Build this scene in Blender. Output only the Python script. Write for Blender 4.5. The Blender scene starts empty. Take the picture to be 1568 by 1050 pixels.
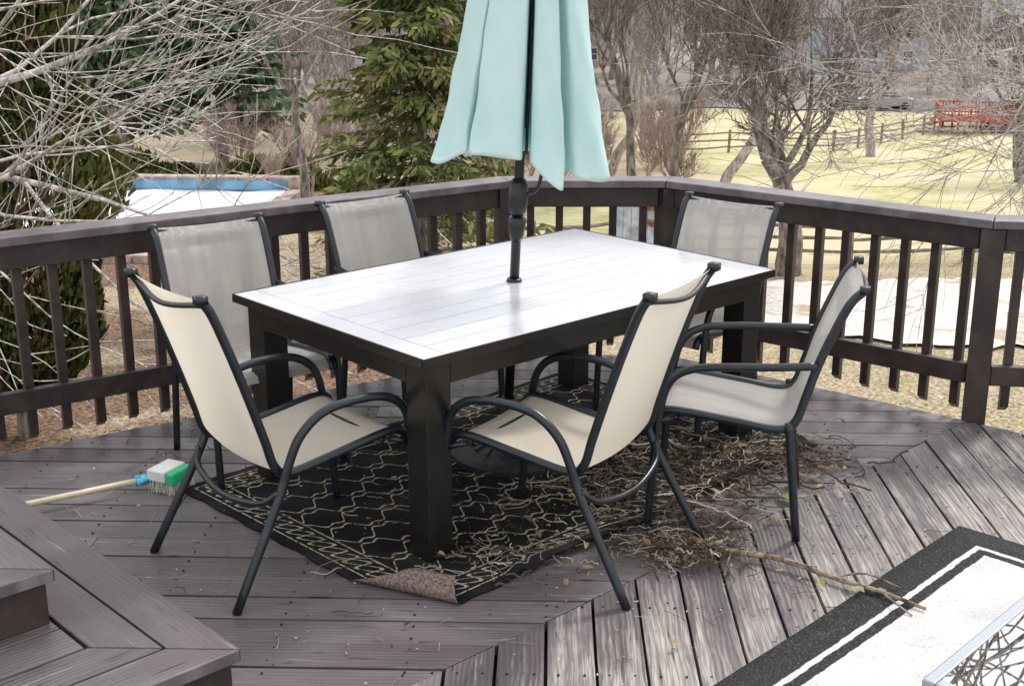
import bpy, math, random
from mathutils import Vector, Matrix, Quaternion
random.seed(7)
R=random.random
def U(a,b): return a+(b-a)*random.random()
scene=bpy.context.scene
H=1.95
# ---------------------------------------------------------------- nodes
class NT:
    def __init__(s,name):
        s.m=bpy.data.materials.new(name); s.m.use_nodes=True
        s.t=s.m.node_tree; s.t.nodes.clear()
        s.out=s.n('ShaderNodeOutputMaterial')
    def n(s,typ,**k):
        nd=s.t.nodes.new(typ)
        for a,b in k.items(): setattr(nd,a,b)
        return nd
    def l(s,a,b): s.t.links.new(a,b)
    def setin(s,sock,v):
        if isinstance(v,bpy.types.NodeSocket): s.l(v,sock)
        else: sock.default_value=v
    def math(s,op,a,b=0.0,c=0.0):
        nd=s.n('ShaderNodeMath',operation=op)
        s.setin(nd.inputs[0],a); s.setin(nd.inputs[1],b); s.setin(nd.inputs[2],c)
        return nd.outputs[0]
    def mix(s,f,a,b):
        nd=s.n('ShaderNodeMix',data_type='RGBA')
        s.setin(nd.inputs[0],f)
        for i,v in ((6,a),(7,b)):
            if isinstance(v,bpy.types.NodeSocket): s.l(v,nd.inputs[i])
            else: nd.inputs[i].default_value=(v[0],v[1],v[2],1)
        return nd.outputs[2]
    def ramp(s,f,lo,hi):
        nd=s.n('ShaderNodeMapRange'); nd.interpolation_type='SMOOTHSTEP'
        s.setin(nd.inputs[0],f); nd.inputs[1].default_value=lo; nd.inputs[2].default_value=hi
        return nd.outputs[0]
    def coord(s,kind='Object',scale=(1,1,1)):
        tc=s.n('ShaderNodeTexCoord'); mp=s.n('ShaderNodeMapping')
        mp.inputs['Scale'].default_value=scale
        s.l(tc.outputs[kind],mp.inputs[0]); return mp.outputs[0]
    def noise(s,vec,scale,detail=3,rough=.55):
        nd=s.n('ShaderNodeTexNoise'); nd.inputs['Scale'].default_value=scale
        nd.inputs['Detail'].default_value=detail; nd.inputs['Roughness'].default_value=rough
        if vec is not None: s.l(vec,nd.inputs['Vector'])
        return nd.outputs['Fac']
    def bsdf(s,col,rough=.5,metal=0,spec=.5,bump=None,bs=.3,bd=.01,coat=0,trans=0,transcol=None,alpha=None,ior=1.5):
        p=s.n('ShaderNodeBsdfPrincipled')
        if isinstance(col,bpy.types.NodeSocket): s.l(col,p.inputs['Base Color'])
        else: p.inputs['Base Color'].default_value=(col[0],col[1],col[2],1)
        s.setin(p.inputs['Roughness'],rough); p.inputs['Metallic'].default_value=metal
        p.inputs['Specular IOR Level'].default_value=spec; p.inputs['IOR'].default_value=ior
        p.inputs['Coat Weight'].default_value=coat
        if bump is not None:
            b=s.n('ShaderNodeBump'); b.inputs['Strength'].default_value=bs; b.inputs['Distance'].default_value=bd
            s.l(bump,b.inputs['Height']); s.l(b.outputs[0],p.inputs['Normal'])
        sh=p.outputs[0]
        if trans>0:
            tr=s.n('ShaderNodeBsdfTranslucent')
            tc=transcol if transcol is not None else col
            if isinstance(tc,bpy.types.NodeSocket): s.l(tc,tr.inputs[0])
            else: tr.inputs[0].default_value=(tc[0],tc[1],tc[2],1)
            mx=s.n('ShaderNodeMixShader'); mx.inputs[0].default_value=trans
            s.l(sh,mx.inputs[1]); s.l(tr.outputs[0],mx.inputs[2]); sh=mx.outputs[0]
        if alpha is not None:
            tp=s.n('ShaderNodeBsdfTransparent'); mx=s.n('ShaderNodeMixShader')
            s.setin(mx.inputs[0],alpha); s.l(tp.outputs[0],mx.inputs[1]); s.l(sh,mx.inputs[2]); sh=mx.outputs[0]
        s.l(sh,s.out.inputs[0]); return s.m
    def diffuse(s,col,tr=0):
        d=s.n('ShaderNodeBsdfDiffuse'); s.l(col,d.inputs[0]); sh=d.outputs[0]
        if tr:
            t=s.n('ShaderNodeBsdfTranslucent'); s.l(col,t.inputs[0]); mx=s.n('ShaderNodeMixShader'); mx.inputs[0].default_value=tr
            s.l(sh,mx.inputs[1]); s.l(t.outputs[0],mx.inputs[2]); sh=mx.outputs[0]
        s.l(sh,s.out.inputs[0]); return s.m
def simple(name,c,rough=.6,var=.3,scale=8,metal=0,bump=0,trans=0,spec=.5,coord='Object',stretch=(1,1,1)):
    t=NT(name); v=t.coord(coord,stretch); n=t.noise(v,scale,3)
    a=tuple(x*(1-var) for x in c); b=tuple(min(1,x*(1+var)) for x in c)
    col=t.mix(t.ramp(n,.3,.7),a,b)
    return t.bsdf(col,rough,metal,spec,bump=n if bump else None,bs=bump,trans=trans)
# ---------------------------------------------------------------- mesh builder
class MB:
    def __init__(s): s.v=[];s.f=[];s.m=[];s.uv=[];s.rnd=[]
    def face(s,idx,mat=0,uv=None,rnd=0.5):
        s.f.append(idx); s.m.append(mat); s.uv.append(uv); s.rnd.append(rnd)
    def add(s,o,M):
        b=len(s.v)
        s.v+=[tuple(M@Vector(v)) for v in o.v]; s.f+=[[i+b for i in f] for f in o.f]; s.m+=o.m; s.uv+=o.uv; s.rnd+=o.rnd
    def box(s,c,size,rz=0.0,mat=0,M=None,rnd=None):
        hx,hy,hz=size[0]/2,size[1]/2,size[2]/2
        if M is None: M=Matrix.Translation(c)@Matrix.Rotation(rz,4,'Z')
        b=len(s.v)
        for z in (-hz,hz):
            for x,y in ((-hx,-hy),(hx,-hy),(hx,hy),(-hx,hy)): s.v.append(tuple(M@Vector((x,y,z))))
        r=R() if rnd is None else rnd
        for q in ((0,3,2,1),(4,5,6,7),(0,1,5,4),(1,2,6,5),(2,3,7,6),(3,0,4,7)):
            s.face([b+i for i in q],mat,None,r)
    def prism(s,poly,z0,z1,mat=0,uvf=None,rnd=.5):
        b=len(s.v);n=len(poly)
        for z in (z0,z1):
            for p in poly: s.v.append((p[0],p[1],z))
        uvt=[uvf(p) for p in poly] if uvf else None
        s.face([b+n+i for i in range(n)],mat,uvt,rnd)
        s.face([b+i for i in reversed(range(n))],mat,None,rnd)
        for i in range(n):
            j=(i+1)%n
            s.face([b+i,b+j,b+n+j,b+n+i],mat,[uvt[i],uvt[j],uvt[j],uvt[i]] if uvt else None,rnd)
    def tube(s,pts,rad,sides=8,mat=0,cap=True,rnd=.5):
        n=len(pts)
        if not hasattr(rad,'__len__'): rad=[rad]*n
        pts=[Vector(p) for p in pts]
        base=len(s.v); up=None
        for i,p in enumerate(pts):
            t=(pts[min(i+1,n-1)]-pts[max(i-1,0)])
            if t.length<1e-9: t=Vector((0,0,1))
            t.normalize()
            if up is None:
                a=Vector((0,0,1)) if abs(t.z)<.9 else Vector((1,0,0))
                up=t.cross(a).normalized()
            else:
                up=(up-t*up.dot(t))
                up=up.normalized() if up.length>1e-6 else t.orthogonal().normalized()
            w=t.cross(up)
            for k in range(sides):
                an=2*math.pi*k/sides
                s.v.append(tuple(p+(up*math.cos(an)+w*math.sin(an))*rad[i]))
        for i in range(n-1):
            for k in range(sides):
                a=base+i*sides+k; b=base+i*sides+(k+1)%sides
                s.face([a,b,b+sides,a+sides],mat,None,rnd)
        if cap:
            s.face([base+k for k in reversed(range(sides))],mat,None,rnd)
            s.face([base+(n-1)*sides+k for k in range(sides)],mat,None,rnd)
    def mesh(s,name,mats,smooth=False):
        me=bpy.data.meshes.new(name); me.from_pydata(s.v,[],s.f)
        for m in mats: me.materials.append(m)
        me.polygons.foreach_set('material_index',s.m)
        if any(u is not None for u in s.uv):
            ul=me.uv_layers.new(name='UVMap'); arr=[]
            for f,u in zip(s.f,s.uv):
                for k in range(len(f)):
                    arr+=list(u[k]) if u else [0,0]
            ul.data.foreach_set('uv',arr)
        at_=me.attributes.new('rnd','FLOAT','FACE'); at_.data.foreach_set('value',s.rnd)
        if smooth: me.polygons.foreach_set('use_smooth',[True]*len(me.polygons))
        me.update(); return me
    def obj(s,name,mats,smooth=False,parent=None,bevel=0,loc=None,rz=0):
        o=bpy.data.objects.new(name,s.mesh(name,mats,smooth)); scene.collection.objects.link(o)
        if parent: o.parent=parent
        if bevel:
            b=o.modifiers.new('bev','BEVEL'); b.width=bevel; b.segments=2; b.limit_method='ANGLE'
        if loc: o.location=loc
        o.rotation_euler[2]=rz
        return o
def empty(name,loc=(0,0,0),rz=0):
    o=bpy.data.objects.new(name,None); scene.collection.objects.link(o)
    o.location=loc; o.rotation_euler[2]=rz; o.empty_display_size=.1; return o
def smoothpath(pts,n=6,closed=False):
    pts=[Vector(p) for p in pts]; out=[]
    if closed: P=[pts[-1]]+pts+[pts[0],pts[1]]
    else: P=[pts[0]*2-pts[1]]+pts+[pts[-1]*2-pts[-2]]
    for i in range(1,len(P)-2):
        p0,p1,p2,p3=P[i-1],P[i],P[i+1],P[i+2]
        for k in range(n):
            t=k/n
            out.append(.5*((2*p1)+(p2-p0)*t+(2*p0-5*p1+4*p2-p3)*t*t+(-p0+3*p1-3*p2+p3)*t**3))
    if not closed: out.append(pts[-1])
    return out
# ---------------------------------------------------------------- materials
def attr(t,name='rnd'):
    a=t.n('ShaderNodeAttribute'); a.attribute_name=name; return a.outputs['Fac']
def deck_mat():
    t=NT('weathered_deck_stain'); uv=t.coord('UV',(1,1,1)); r=attr(t)
    def st(sx,sy):
        mp=t.n('ShaderNodeMapping'); mp.inputs['Scale'].default_value=(sx,sy,1); t.l(uv,mp.inputs[0]); return mp.outputs[0]
    g=t.noise(st(1.6,26),1.0,5,.65); g2=t.noise(st(2.2,5),1.0,3,.6); g3=t.noise(st(5,70),1.0,2,.6)
    g4=t.noise(st(9,16),1.0,4,.7)
    wv=t.n('ShaderNodeTexWave'); wv.wave_type='BANDS'; wv.bands_direction='Y'; wv.inputs['Scale'].default_value=14; wv.inputs['Distortion'].default_value=7; wv.inputs['Detail'].default_value=2; wv.inputs['Detail Scale'].default_value=.7
    t.l(st(.35,1.3),wv.inputs['Vector']); wg=wv.outputs['Fac']
    oc=t.coord('Object'); big=t.noise(oc,.9,2)
    sx=t.n('ShaderNodeSeparateXYZ'); t.l(oc,sx.inputs[0])
    side=t.ramp(t.math('SUBTRACT',t.math('MULTIPLY',sx.outputs[0],.69),t.math('MULTIPLY',sx.outputs[1],.72)),-2.75,-2.0)
    base=t.mix(r,(.078,.063,.068),(.140,.120,.127))
    base=t.mix(t.ramp(g2,.35,.7),base,t.mix(r,(.105,.089,.094),(.19,.168,.175)))
    wearf=t.math('ADD',t.math('ADD',t.math('MULTIPLY',g,.45),t.math('MULTIPLY',big,.20)),t.math('ADD',t.math('MULTIPLY',side,.10),t.math('ADD',t.math('MULTIPLY',r,.05),t.math('ADD',t.math('MULTIPLY',g4,.14),t.math('MULTIPLY',wg,.06)))))
    wear=t.ramp(wearf,.495,.585)
    wood=t.mix(t.ramp(g3,.3,.7),(.20,.175,.16),(.48,.44,.40))
    col=t.mix(t.math('MULTIPLY',wear,t.math('ADD',.60,t.math('MULTIPLY',side,.25))),base,wood)
    col=t.mix(t.math('MULTIPLY',t.ramp(wg,.75,.95),t.math('ADD',.18,t.math('MULTIPLY',side,.27))),col,(.05,.04,.042))
    col=t.mix(t.ramp(g3,.35,.27),col,(.02,.016,.016))
    h=t.math('ADD',g,t.math('MULTIPLY',wg,.3))
    rough=t.math('ADD',.38,t.math('MULTIPLY',wear,.3))
    return t.bsdf(col,rough,0,.5,bump=h,bs=.5,bd=.006)
M_deck=deck_mat()
def darkwood(name,a=(.024,.0155,.0135),b=(.052,.037,.033),rough=.44,sp=.3):
    t=NT(name); v=t.coord('Object',(1,1,1)); n=t.noise(v,9,4,.65); n2=t.noise(v,45,2); n3=t.noise(v,2,3)
    col=t.mix(t.ramp(n,.35,.75),a,b); col=t.mix(t.math('MULTIPLY',t.ramp(n3,.5,.7),.35),col,tuple(x*1.6 for x in b)); col=t.mix(t.math('MULTIPLY',t.ramp(n2,.70,.76),sp),col,(.22,.19,.18))
    return t.bsdf(col,rough,0,.5,bump=n,bs=.2,bd=.004)
M_rail=darkwood('dark_rail_stain')
M_cap=darkwood('rail_cap_stain',(.085,.066,.070),(.18,.152,.158),.36,.5)
M_espresso=simple('espresso_table_frame',(.010,.008,.0075),.34,.25,12)
M_frame=simple('dark_powder_coated_metal',(.011,.015,.020),.33,.2,20)
M_black=simple('black_metal',(.010,.010,.012),.35,.2,20)
M_castiron=simple('cast_resin_base',(.03,.03,.034),.55,.3,25,bump=.2)
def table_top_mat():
    t=NT('sky_glare_table_top'); v2=t.coord('Object'); n2=t.noise(v2,2.5,3); n3=t.noise(v2,45,2)
    col=t.mix(t.ramp(n2,.3,.7),(.48,.475,.505),(.56,.555,.58))  # sky glare on the dark top is put into this pale base colour
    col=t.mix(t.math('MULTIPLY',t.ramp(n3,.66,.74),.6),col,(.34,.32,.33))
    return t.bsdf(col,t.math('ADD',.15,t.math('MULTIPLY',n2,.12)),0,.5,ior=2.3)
M_top=table_top_mat()
M_gap=simple('shadowed_slat_backing',(.13,.125,.14),.6,.1,5)
def sling(name,c1,c2,alpha_amt,tr):
    t=NT(name); v=t.coord('Object',(1,1,1))
    sx=t.n('ShaderNodeSeparateXYZ'); t.l(v,sx.inputs[0])
    yz=t.math('ADD',sx.outputs[1],sx.outputs[2])
    a=t.math('SINE',t.math('MULTIPLY',sx.outputs[0],1100)); b=t.math('SINE',t.math('MULTIPLY',yz,900))
    w=t.math('MULTIPLY',a,b); n=t.noise(v,5,3)
    st=t.noise(t.coord('Object',(14,1,1)),1.2,2)
    col=t.mix(t.ramp(w,-.5,.5),c1,c2); col=t.mix(t.math('MULTIPLY',t.ramp(n,.45,.75),.25),col,tuple(x*.72 for x in c1))
    if alpha_amt:
        col=t.mix(t.math('MULTIPLY',t.ramp(st,.4,.6),.25),col,tuple(x*.6 for x in c1))
        al=t.math('SUBTRACT',1.0,t.math('MULTIPLY',t.ramp(w,.2,.6),alpha_amt))
    else: al=None
    return t.bsdf(col,.65,0,.3,bump=w,bs=.15,bd=.002,trans=tr,transcol=c2,alpha=al)
M_slingA=sling('cream_sling_fabric',(.72,.64,.52),(.83,.76,.64),0,.44)
M_slingB=sling('grey_mesh_sling',(.42,.40,.38),(.68,.65,.61),.35,.3)
def umb_mat():
    t=NT('aqua_umbrella_fabric'); v=t.coord('Object',(1,1,1)); n=t.noise(v,3,3); w=t.noise(t.coord('Object',(1,1,.15)),160,2)
    col=t.mix(t.ramp(n,.3,.7),(.60,.80,.80),(.70,.87,.865)); col=t.mix(t.math('MULTIPLY',w,.25),col,(.80,.91,.91))
    return t.bsdf(col,.8,0,.2,bump=w,bs=.12,bd=.002,trans=.3,transcol=(.60,.88,.865))
M_umb=umb_mat()
M_umbtrim=simple('umbrella_hem_trim',(.66,.83,.81),.8,.1,10,trans=.2)
def bark(name,a,b,sc=10):
    t=NT(name); v=t.coord('Object',(1,1,.35)); n=t.noise(v,sc,2,.7)
    return t.diffuse(t.mix(t.ramp(n,.3,.7),a,b))
M_barkL=bark('pale_bark',(.20,.175,.16),(.70,.66,.62),14)
M_bark=bark('grey_brown_bark',(.10,.082,.073),(.32,.28,.25))
M_barkR=bark('reddish_twig_bark',(.26,.18,.16),(.46,.36,.33))
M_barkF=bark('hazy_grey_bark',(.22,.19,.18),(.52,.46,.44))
def leafm(name,a,b,c=None,tr=.0):
    t=NT(name); r=attr(t)
    col=t.mix(r,a,b)
    if c: col=t.mix(t.ramp(t.noise(t.coord('Object'),1.6,2),.52,.66),col,c)
    return t.diffuse(col,tr)
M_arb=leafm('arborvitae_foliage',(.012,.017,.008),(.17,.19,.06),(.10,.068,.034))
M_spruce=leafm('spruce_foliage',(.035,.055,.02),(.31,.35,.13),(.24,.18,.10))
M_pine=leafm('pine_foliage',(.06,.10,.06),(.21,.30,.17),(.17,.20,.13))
def ground_mat():
    t=NT('winter_lawn_ground'); v=t.coord('Object'); sx=t.n('ShaderNodeSeparateXYZ'); t.l(v,sx.inputs[0])
    n=t.noise(v,.25,4); nf=t.noise(v,3.0,3,.7); nff=t.noise(v,18,3,.7)
    grass=t.mix(t.ramp(nf,.3,.7),(.35,.345,.16),(.53,.50,.29))
    grass=t.mix(t.ramp(n,.38,.58),grass,t.mix(nff,(.46,.39,.25),(.68,.60,.43)))
    straw=t.mix(t.ramp(nff,.35,.65),(.17,.125,.08),(.54,.46,.33))
    straw=t.mix(t.ramp(nf,.55,.7),straw,(.26,.27,.12))
    mulch=t.mix(t.ramp(nff,.35,.65),(.06,.038,.028),(.30,.20,.14))
    yn=t.math('ADD',sx.outputs[1],t.math('MULTIPLY',t.math('SUBTRACT',n,.5),8))
    c=t.mix(t.ramp(yn,28,33),straw,grass)
    left=t.ramp(t.math('ADD',sx.outputs[0],t.math('MULTIPLY',t.math('SUBTRACT',n,.5),6)),1.0,-2.5)
    c=t.mix(t.math('MULTIPLY',left,t.ramp(yn,48,44)),c,t.mix(t.ramp(n,.5,.62),mulch,straw))
    farl=t.math('MULTIPLY',t.ramp(yn,42,50),t.ramp(sx.outputs[0],11,3))
    c=t.mix(t.math('MULTIPLY',farl,.8),c,t.mix(nf,(.20,.15,.11),(.40,.33,.27)))
    c=t.mix(t.ramp(yn,85,115),c,t.mix(nf,(.22,.19,.17),(.36,.31,.28)))
    return t.diffuse(c)
M_ground=ground_mat()
def gravel_mat():
    t=NT('pale_gravel'); v=t.coord('Object'); n=t.noise(v,.5,4,.65); nf=t.noise(v,14,3,.7)
    c=t.mix(t.ramp(nf,.3,.65),(.46,.41,.37),(.74,.69,.66)); c=t.mix(t.ramp(n,.50,.60),c,t.mix(nf,(.26,.20,.14),(.58,.49,.36)))
    return t.diffuse(c)
M_gravel=gravel_mat()
M_road=simple('asphalt',(.20,.20,.21),.9,.2,3)
M_fence=simple('grey_cedar_rail',(.22,.18,.15),.85,.4,6)
M_white=simple('white_siding',(.62,.63,.66),.6,.08,1)
M_blue=simple('pale_blue_siding',(.48,.52,.58),.6,.08,1)
M_brick=simple('tan_siding',(.50,.42,.37),.7,.1,1)
M_roof=simple('grey_shingle',(.22,.21,.22),.9,.3,6)
M_win=simple('window_glass',(.08,.09,.11),.15,.2,2)
M_red=simple('red_deck_paint',(.40,.06,.04),.6,.3,3)
M_trim=simple('white_trim',(.75,.75,.75),.5,.05,3)
# ---------------------------------------------------------------- ground
prof=[(-80,-2.6),(8,-2.8),(13,-3.4),(30,-5.0),(40,-5.5),(55,-6.5),(100,-8.8),(160,-9.8),(260,-9.0),(600,-4),(1500,0)]
def gz(x,y):
    for (a,za),(b,zb) in zip(prof,prof[1:]):
        if y<=b:
            t=(y-a)/(b-a); z=za+(zb-za)*max(0,t); break
    else: z=prof[-1][1]
    if 28<y<44 and x<-4: z=z*.2-5.35*.8
    k=min(1,max(0,(y-14)/30))
    return z+k*.12*math.sin(x*.23+y*.11)+k*.08*math.sin(x*.61-y*.4)
def build_ground():
    b=MB(); ys=[-80,-30,-10]+[0+i*1.0 for i in range(0,64)]+[66+i*3 for i in range(0,20)]+[130,145,160,190,230,300,400,600,900,1500]
    xs=[-900,-500,-300,-200,-150,-110]+[-90+i*2.5 for i in range(73)]+[110,150,200,300,500,900]
    for y in ys:
        for x in xs: b.v.append((x,y,gz(x,y)))
    w=len(xs)
    for j in range(len(ys)-1):
        for i in range(w-1): b.face([j*w+i,j*w+i+1,(j+1)*w+i+1,(j+1)*w+i])
    return b.obj('ground',[M_ground],True)
build_ground()
def strip(name,pts_l,pts_r,mat,off=.03,n=24,m=4,jit=0):
    b=MB()
    def lerp(P,t):
        k=t*(len(P)-1); i=min(int(k),len(P)-2); f=k-i
        return (P[i][0]*(1-f)+P[i+1][0]*f, P[i][1]*(1-f)+P[i+1][1]*f)
    for i in range(n+1):
        a=lerp(pts_l,i/n); c=lerp(pts_r,i/n)
        a=(a[0],a[1]+U(-jit,jit)); c=(c[0],c[1]+U(-jit,jit))
        for j in range(m+1):
            x=a[0]+(c[0]-a[0])*j/m; y=a[1]+(c[1]-a[1])*j/m
            b.v.append((x,y,gz(x,y)+off))
    for i in range(n):
        for j in range(m):
            q=i*(m+1)+j; b.face([q,q+1,q+m+2,q+m+1])
    return b.obj(name,[mat],True)
strip('gravel_path',[(-5,21.5),(4,21.0),(12,19),(34,16)],[(-5,27),(4,27.5),(14,27.5),(40,25)],M_gravel,.06,90,8,.35)
strip('road',[(-10,96),(20,97),(90,104)],[(-10,103),(20,104),(90,111)],M_road,.08,40,4)
# ---------------------------------------------------------------- deck
def clip(poly,p,nrm):
    out=[];n=len(poly)
    for i in range(n):
        a=poly[i];b=poly[(i+1)%n]
        da=(a[0]-p[0])*nrm[0]+(a[1]-p[1])*nrm[1]; db=(b[0]-p[0])*nrm[0]+(b[1]-p[1])*nrm[1]
        if da>=0: out.append(a)
        if (da>=0)!=(db>=0):
            t=da/(da-db); out.append((a[0]+(b[0]-a[0])*t,a[1]+(b[1]-a[1])*t))
    return out
NAILS=MB()
def boards(mb,region,ang,w,gap,z0,z1,seg=None):
    c,s=math.cos(ang),math.sin(ang)
    cs=[(-p[0]*s+p[1]*c) for p in region]; lo,hi=min(cs),max(cs)
    k=math.floor(lo/w)
    while k*w<hi:
        a=k*w+gap/2; bb=(k+1)*w-gap/2
        a+=U(-.002,.002)
        L=20
        cuts=[-L]; x=-L+U(0,4)
        while x<L: cuts.append(x); x+=U(3.0,4.9) if seg else 100
        cuts.append(L)
        for x0,x1 in zip(cuts,cuts[1:]):
            x0+=.0015;x1-=.0015
            poly=[(x0*c-a*s,x0*s+a*c),(x1*c-a*s,x1*s+a*c),(x1*c-bb*s,x1*s+bb*c),(x0*c-bb*s,x0*s+bb*c)]
            n=len(region)
            for i in range(n):
                p=region[i];q=region[(i+1)%n]
                poly=clip(poly,p,(-(q[1]-p[1]),q[0]-p[0]))
                if len(poly)<3: break
            if len(poly)<3: continue
            o1,o2=U(0,50),U(0,50)
            mb.prism(poly,z0,z1+U(-.0025,.0025),0,lambda p:(p[0]*c+p[1]*s+o1,-p[0]*s+p[1]*c+o2),R())
            us=[p[0]*c+p[1]*s for p in poly]; u0,u1=min(us),max(us)
            xx=math.ceil(u0/.406)*.406
            while xx<u1:
                for vv in (a+.03,bb-.03):
                    q=(xx*c-vv*s+U(-.004,.004),xx*s+vv*c)
                    NAILS.tube([(q[0],q[1],z1-.003),(q[0],q[1],z1+.0031)],.0038,6)
                xx+=.406
        k+=1
S0=(.176,3.625)
deckpoly=[(-5,-1.5),(5,-1.5),(5,4.98),(2.05,5.34),(.80,6.38),(-.04,6.38),(-5,2.94)]
th=math.radians(-1.7)
regA=clip(deckpoly,(S0[0]-.686*.002,S0[1]+.727*.002),(-.686,.727)); regB=clip(deckpoly,(S0[0]+.686*.002,S0[1]-.727*.002),(.686,-.727))
def bev(o,w,ang=.6):
    m=o.modifiers.new('bev','BEVEL'); m.width=w; m.segments=2; m.limit_method='ANGLE'; m.angle_limit=ang
dk=MB()
boards(dk,regA,th,.142,.008,-.038,0,True)
boards(dk,regB,th+math.pi/2,.146,.010,-.038,0,True)
A_=(-.69,.724); B_=(-.724,-.69)
deck_e=empty('wooden_deck')
dko=dk.obj('deck_boards',[M_deck],parent=deck_e); bev(dko,.003)
NAILS.obj('nail_heads',[M_black],parent=deck_e)
rim=MB()
for i in range(len(deckpoly)):
    p=Vector(deckpoly[i]);q=Vector(deckpoly[(i+1)%len(deckpoly)]); d=q-p; m=(p+q)/2
    nrm=Vector((-d.y,d.x)).normalized(); c=m+nrm*.03
    rim.box((c.x,c.y,-.17),(d.length,.04,.25),math.atan2(d.y,d.x))
for x,y in [(-3,3.9),(-.2,5.9),(1.9,5),(4,4.5),(-3,1),(3,1)]:
    rim.box((x,y,-1.75),(.14,.14,3.0))
cxm=sum(p[0] for p in deckpoly)/7; cym=sum(p[1] for p in deckpoly)/7
rim.prism([(cxm+(p[0]-cxm)*.985,cym+(p[1]-cym)*.985) for p in deckpoly],-.30,-.075)  # dark slab added below the boards so the gaps look shaded
rim.obj('rim_posts_and_gap_shade_slab',[M_rail],parent=deck_e)
st=MB()
def rect(corner,la,lb,a=A_,b=B_):
    c=corner; return [c,(c[0]+a[0]*la,c[1]+a[1]*la),(c[0]+a[0]*la+b[0]*lb,c[1]+a[1]*la+b[1]*lb),(c[0]+b[0]*lb,c[1]+b[1]*lb)]
def stairblock(mb,corner,la,lb,z0,z1,skin):
    cx=corner
    body=rect((cx[0]+A_[0]*.02+B_[0]*.02,cx[1]+A_[1]*.02+B_[1]*.02),la-.04,lb-.04)
    skin.prism(body,z0,z1-.04)
    w=.15
    P=lambda a,b:(cx[0]+A_[0]*a+B_[0]*b, cx[1]+A_[1]*a+B_[1]*b)
    for k in range(2):
        i0=k*w; i1=(k+1)*w-.007
        o=U(0,50)
        poly=[P(i0,i0),P(la,i0),P(la,i1),P(i1,i1)]
        mb.prism(poly,z1-.038,z1,0,lambda p,o=o:(p[0]*A_[0]+p[1]*A_[1]+o,p[0]*B_[0]+p[1]*B_[1]+o),R()*.6)
    k=0
    while k*w<la:
        i0=k*w; i1=(k+1)*w-.007
        st0=min(i0,2*w)+ .004; st1=min(i1,2*w)+.004
        o=U(0,50)
        poly=[P(i0,st0),P(i1,st1),P(i1,lb),P(i0,lb)]
        mb.prism(poly[::-1],z1-.038,z1-.0008,0,lambda p,o=o:(p[0]*B_[0]+p[1]*B_[1]+o,p[0]*A_[0]+p[1]*A_[1]+o),R()*.6)
        k+=1
skin=MB()
stairblock(st,(-.735,3.097),3.2,2.2,0,.17,skin)
stairblock(st,(-1.27,3.235),2.4,1.6,.17,.34,skin)
steps=empty('deck_steps')
so=st.obj('step_boards',[M_deck],parent=steps); bev(so,.003)
skin.obj('risers',[M_rail],parent=steps,bevel=.003)
# ---------------------------------------------------------------- railing
rl=MB(); cap=MB()
rp=[(-4.9,3.06),(-.03,6.44),(.79,6.44),(2.06,5.40),(5.0,5.05)]
def off(idx,o):
    P=Vector(rp[idx])
    if idx==0 or idx==len(rp)-1:
        dd=(Vector(rp[1])-Vector(rp[0])) if idx==0 else (Vector(rp[-1])-Vector(rp[-2]))
        dd.normalize(); return P+Vector((-dd.y,dd.x))*o
    d1=(P-Vector(rp[idx-1])).normalized(); d2=(Vector(rp[idx+1])-P).normalized()
    n1=Vector((-d1.y,d1.x));n2=Vector((-d2.y,d2.x)); return P+(n1+n2)*(o/(1+n1.dot(n2)))
for i in range(len(rp)-1):
    p=Vector(rp[i]);q=Vector(rp[i+1]);d=(q-p);L=d.length;d.normalize();n=Vector((-d.y,d.x));a=math.atan2(d.y,d.x)
    m=(p+q)/2; e=.0015
    poly=[off(i,-.065)+d*e,off(i+1,-.065)-d*e,off(i+1,.085)-d*e,off(i,.085)+d*e]
    cap.prism([tuple(v) for v in poly],.868,.906)
    c=m; rl.box((c.x,c.y,.815),(L-.1,.04,.10),a)
    rl.box((c.x,c.y,.205),(L-.1,.04,.09),a)
    nb=int(L/.142); s0=(L-nb*.142)/2
    for k in range(nb):
        if s0+k*.142+.071<.07 or s0+k*.142+.071>L-.07: continue
        c=p+d*(s0+k*.142+.071)+n*.041
        jit=U(-.006,.006)
        z0=.02+U(-.01,.01); b0=len(rl.v)
        rl.box((c.x+d.x*jit,c.y+d.y*jit,(z0+.866)/2),(.038,.038,.866-z0),a+U(-.03,.03))
        for vi in (b0,b0+1):
            v=rl.v[vi]; rl.v[vi]=(v[0],v[1],v[2]+.028)
for p in rp[1:-1]+[(2.06+1.8*.993,5.40-1.8*.118)]:
    rl.box((p[0],p[1],.27),(.10,.10,1.19),math.radians(20 if p[0]<1 else -20))
x=-4.9+4.87*.30; y=3.06+3.38*.30
rl.box((x,y,.27),(.09,.09,1.19),math.radians(35))
rail_e=empty('deck_railing')
rl.obj('balusters_and_rails',[M_rail],parent=rail_e,bevel=.003)
cap.obj('cap_rail',[M_cap],parent=rail_e,bevel=.005)
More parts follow.
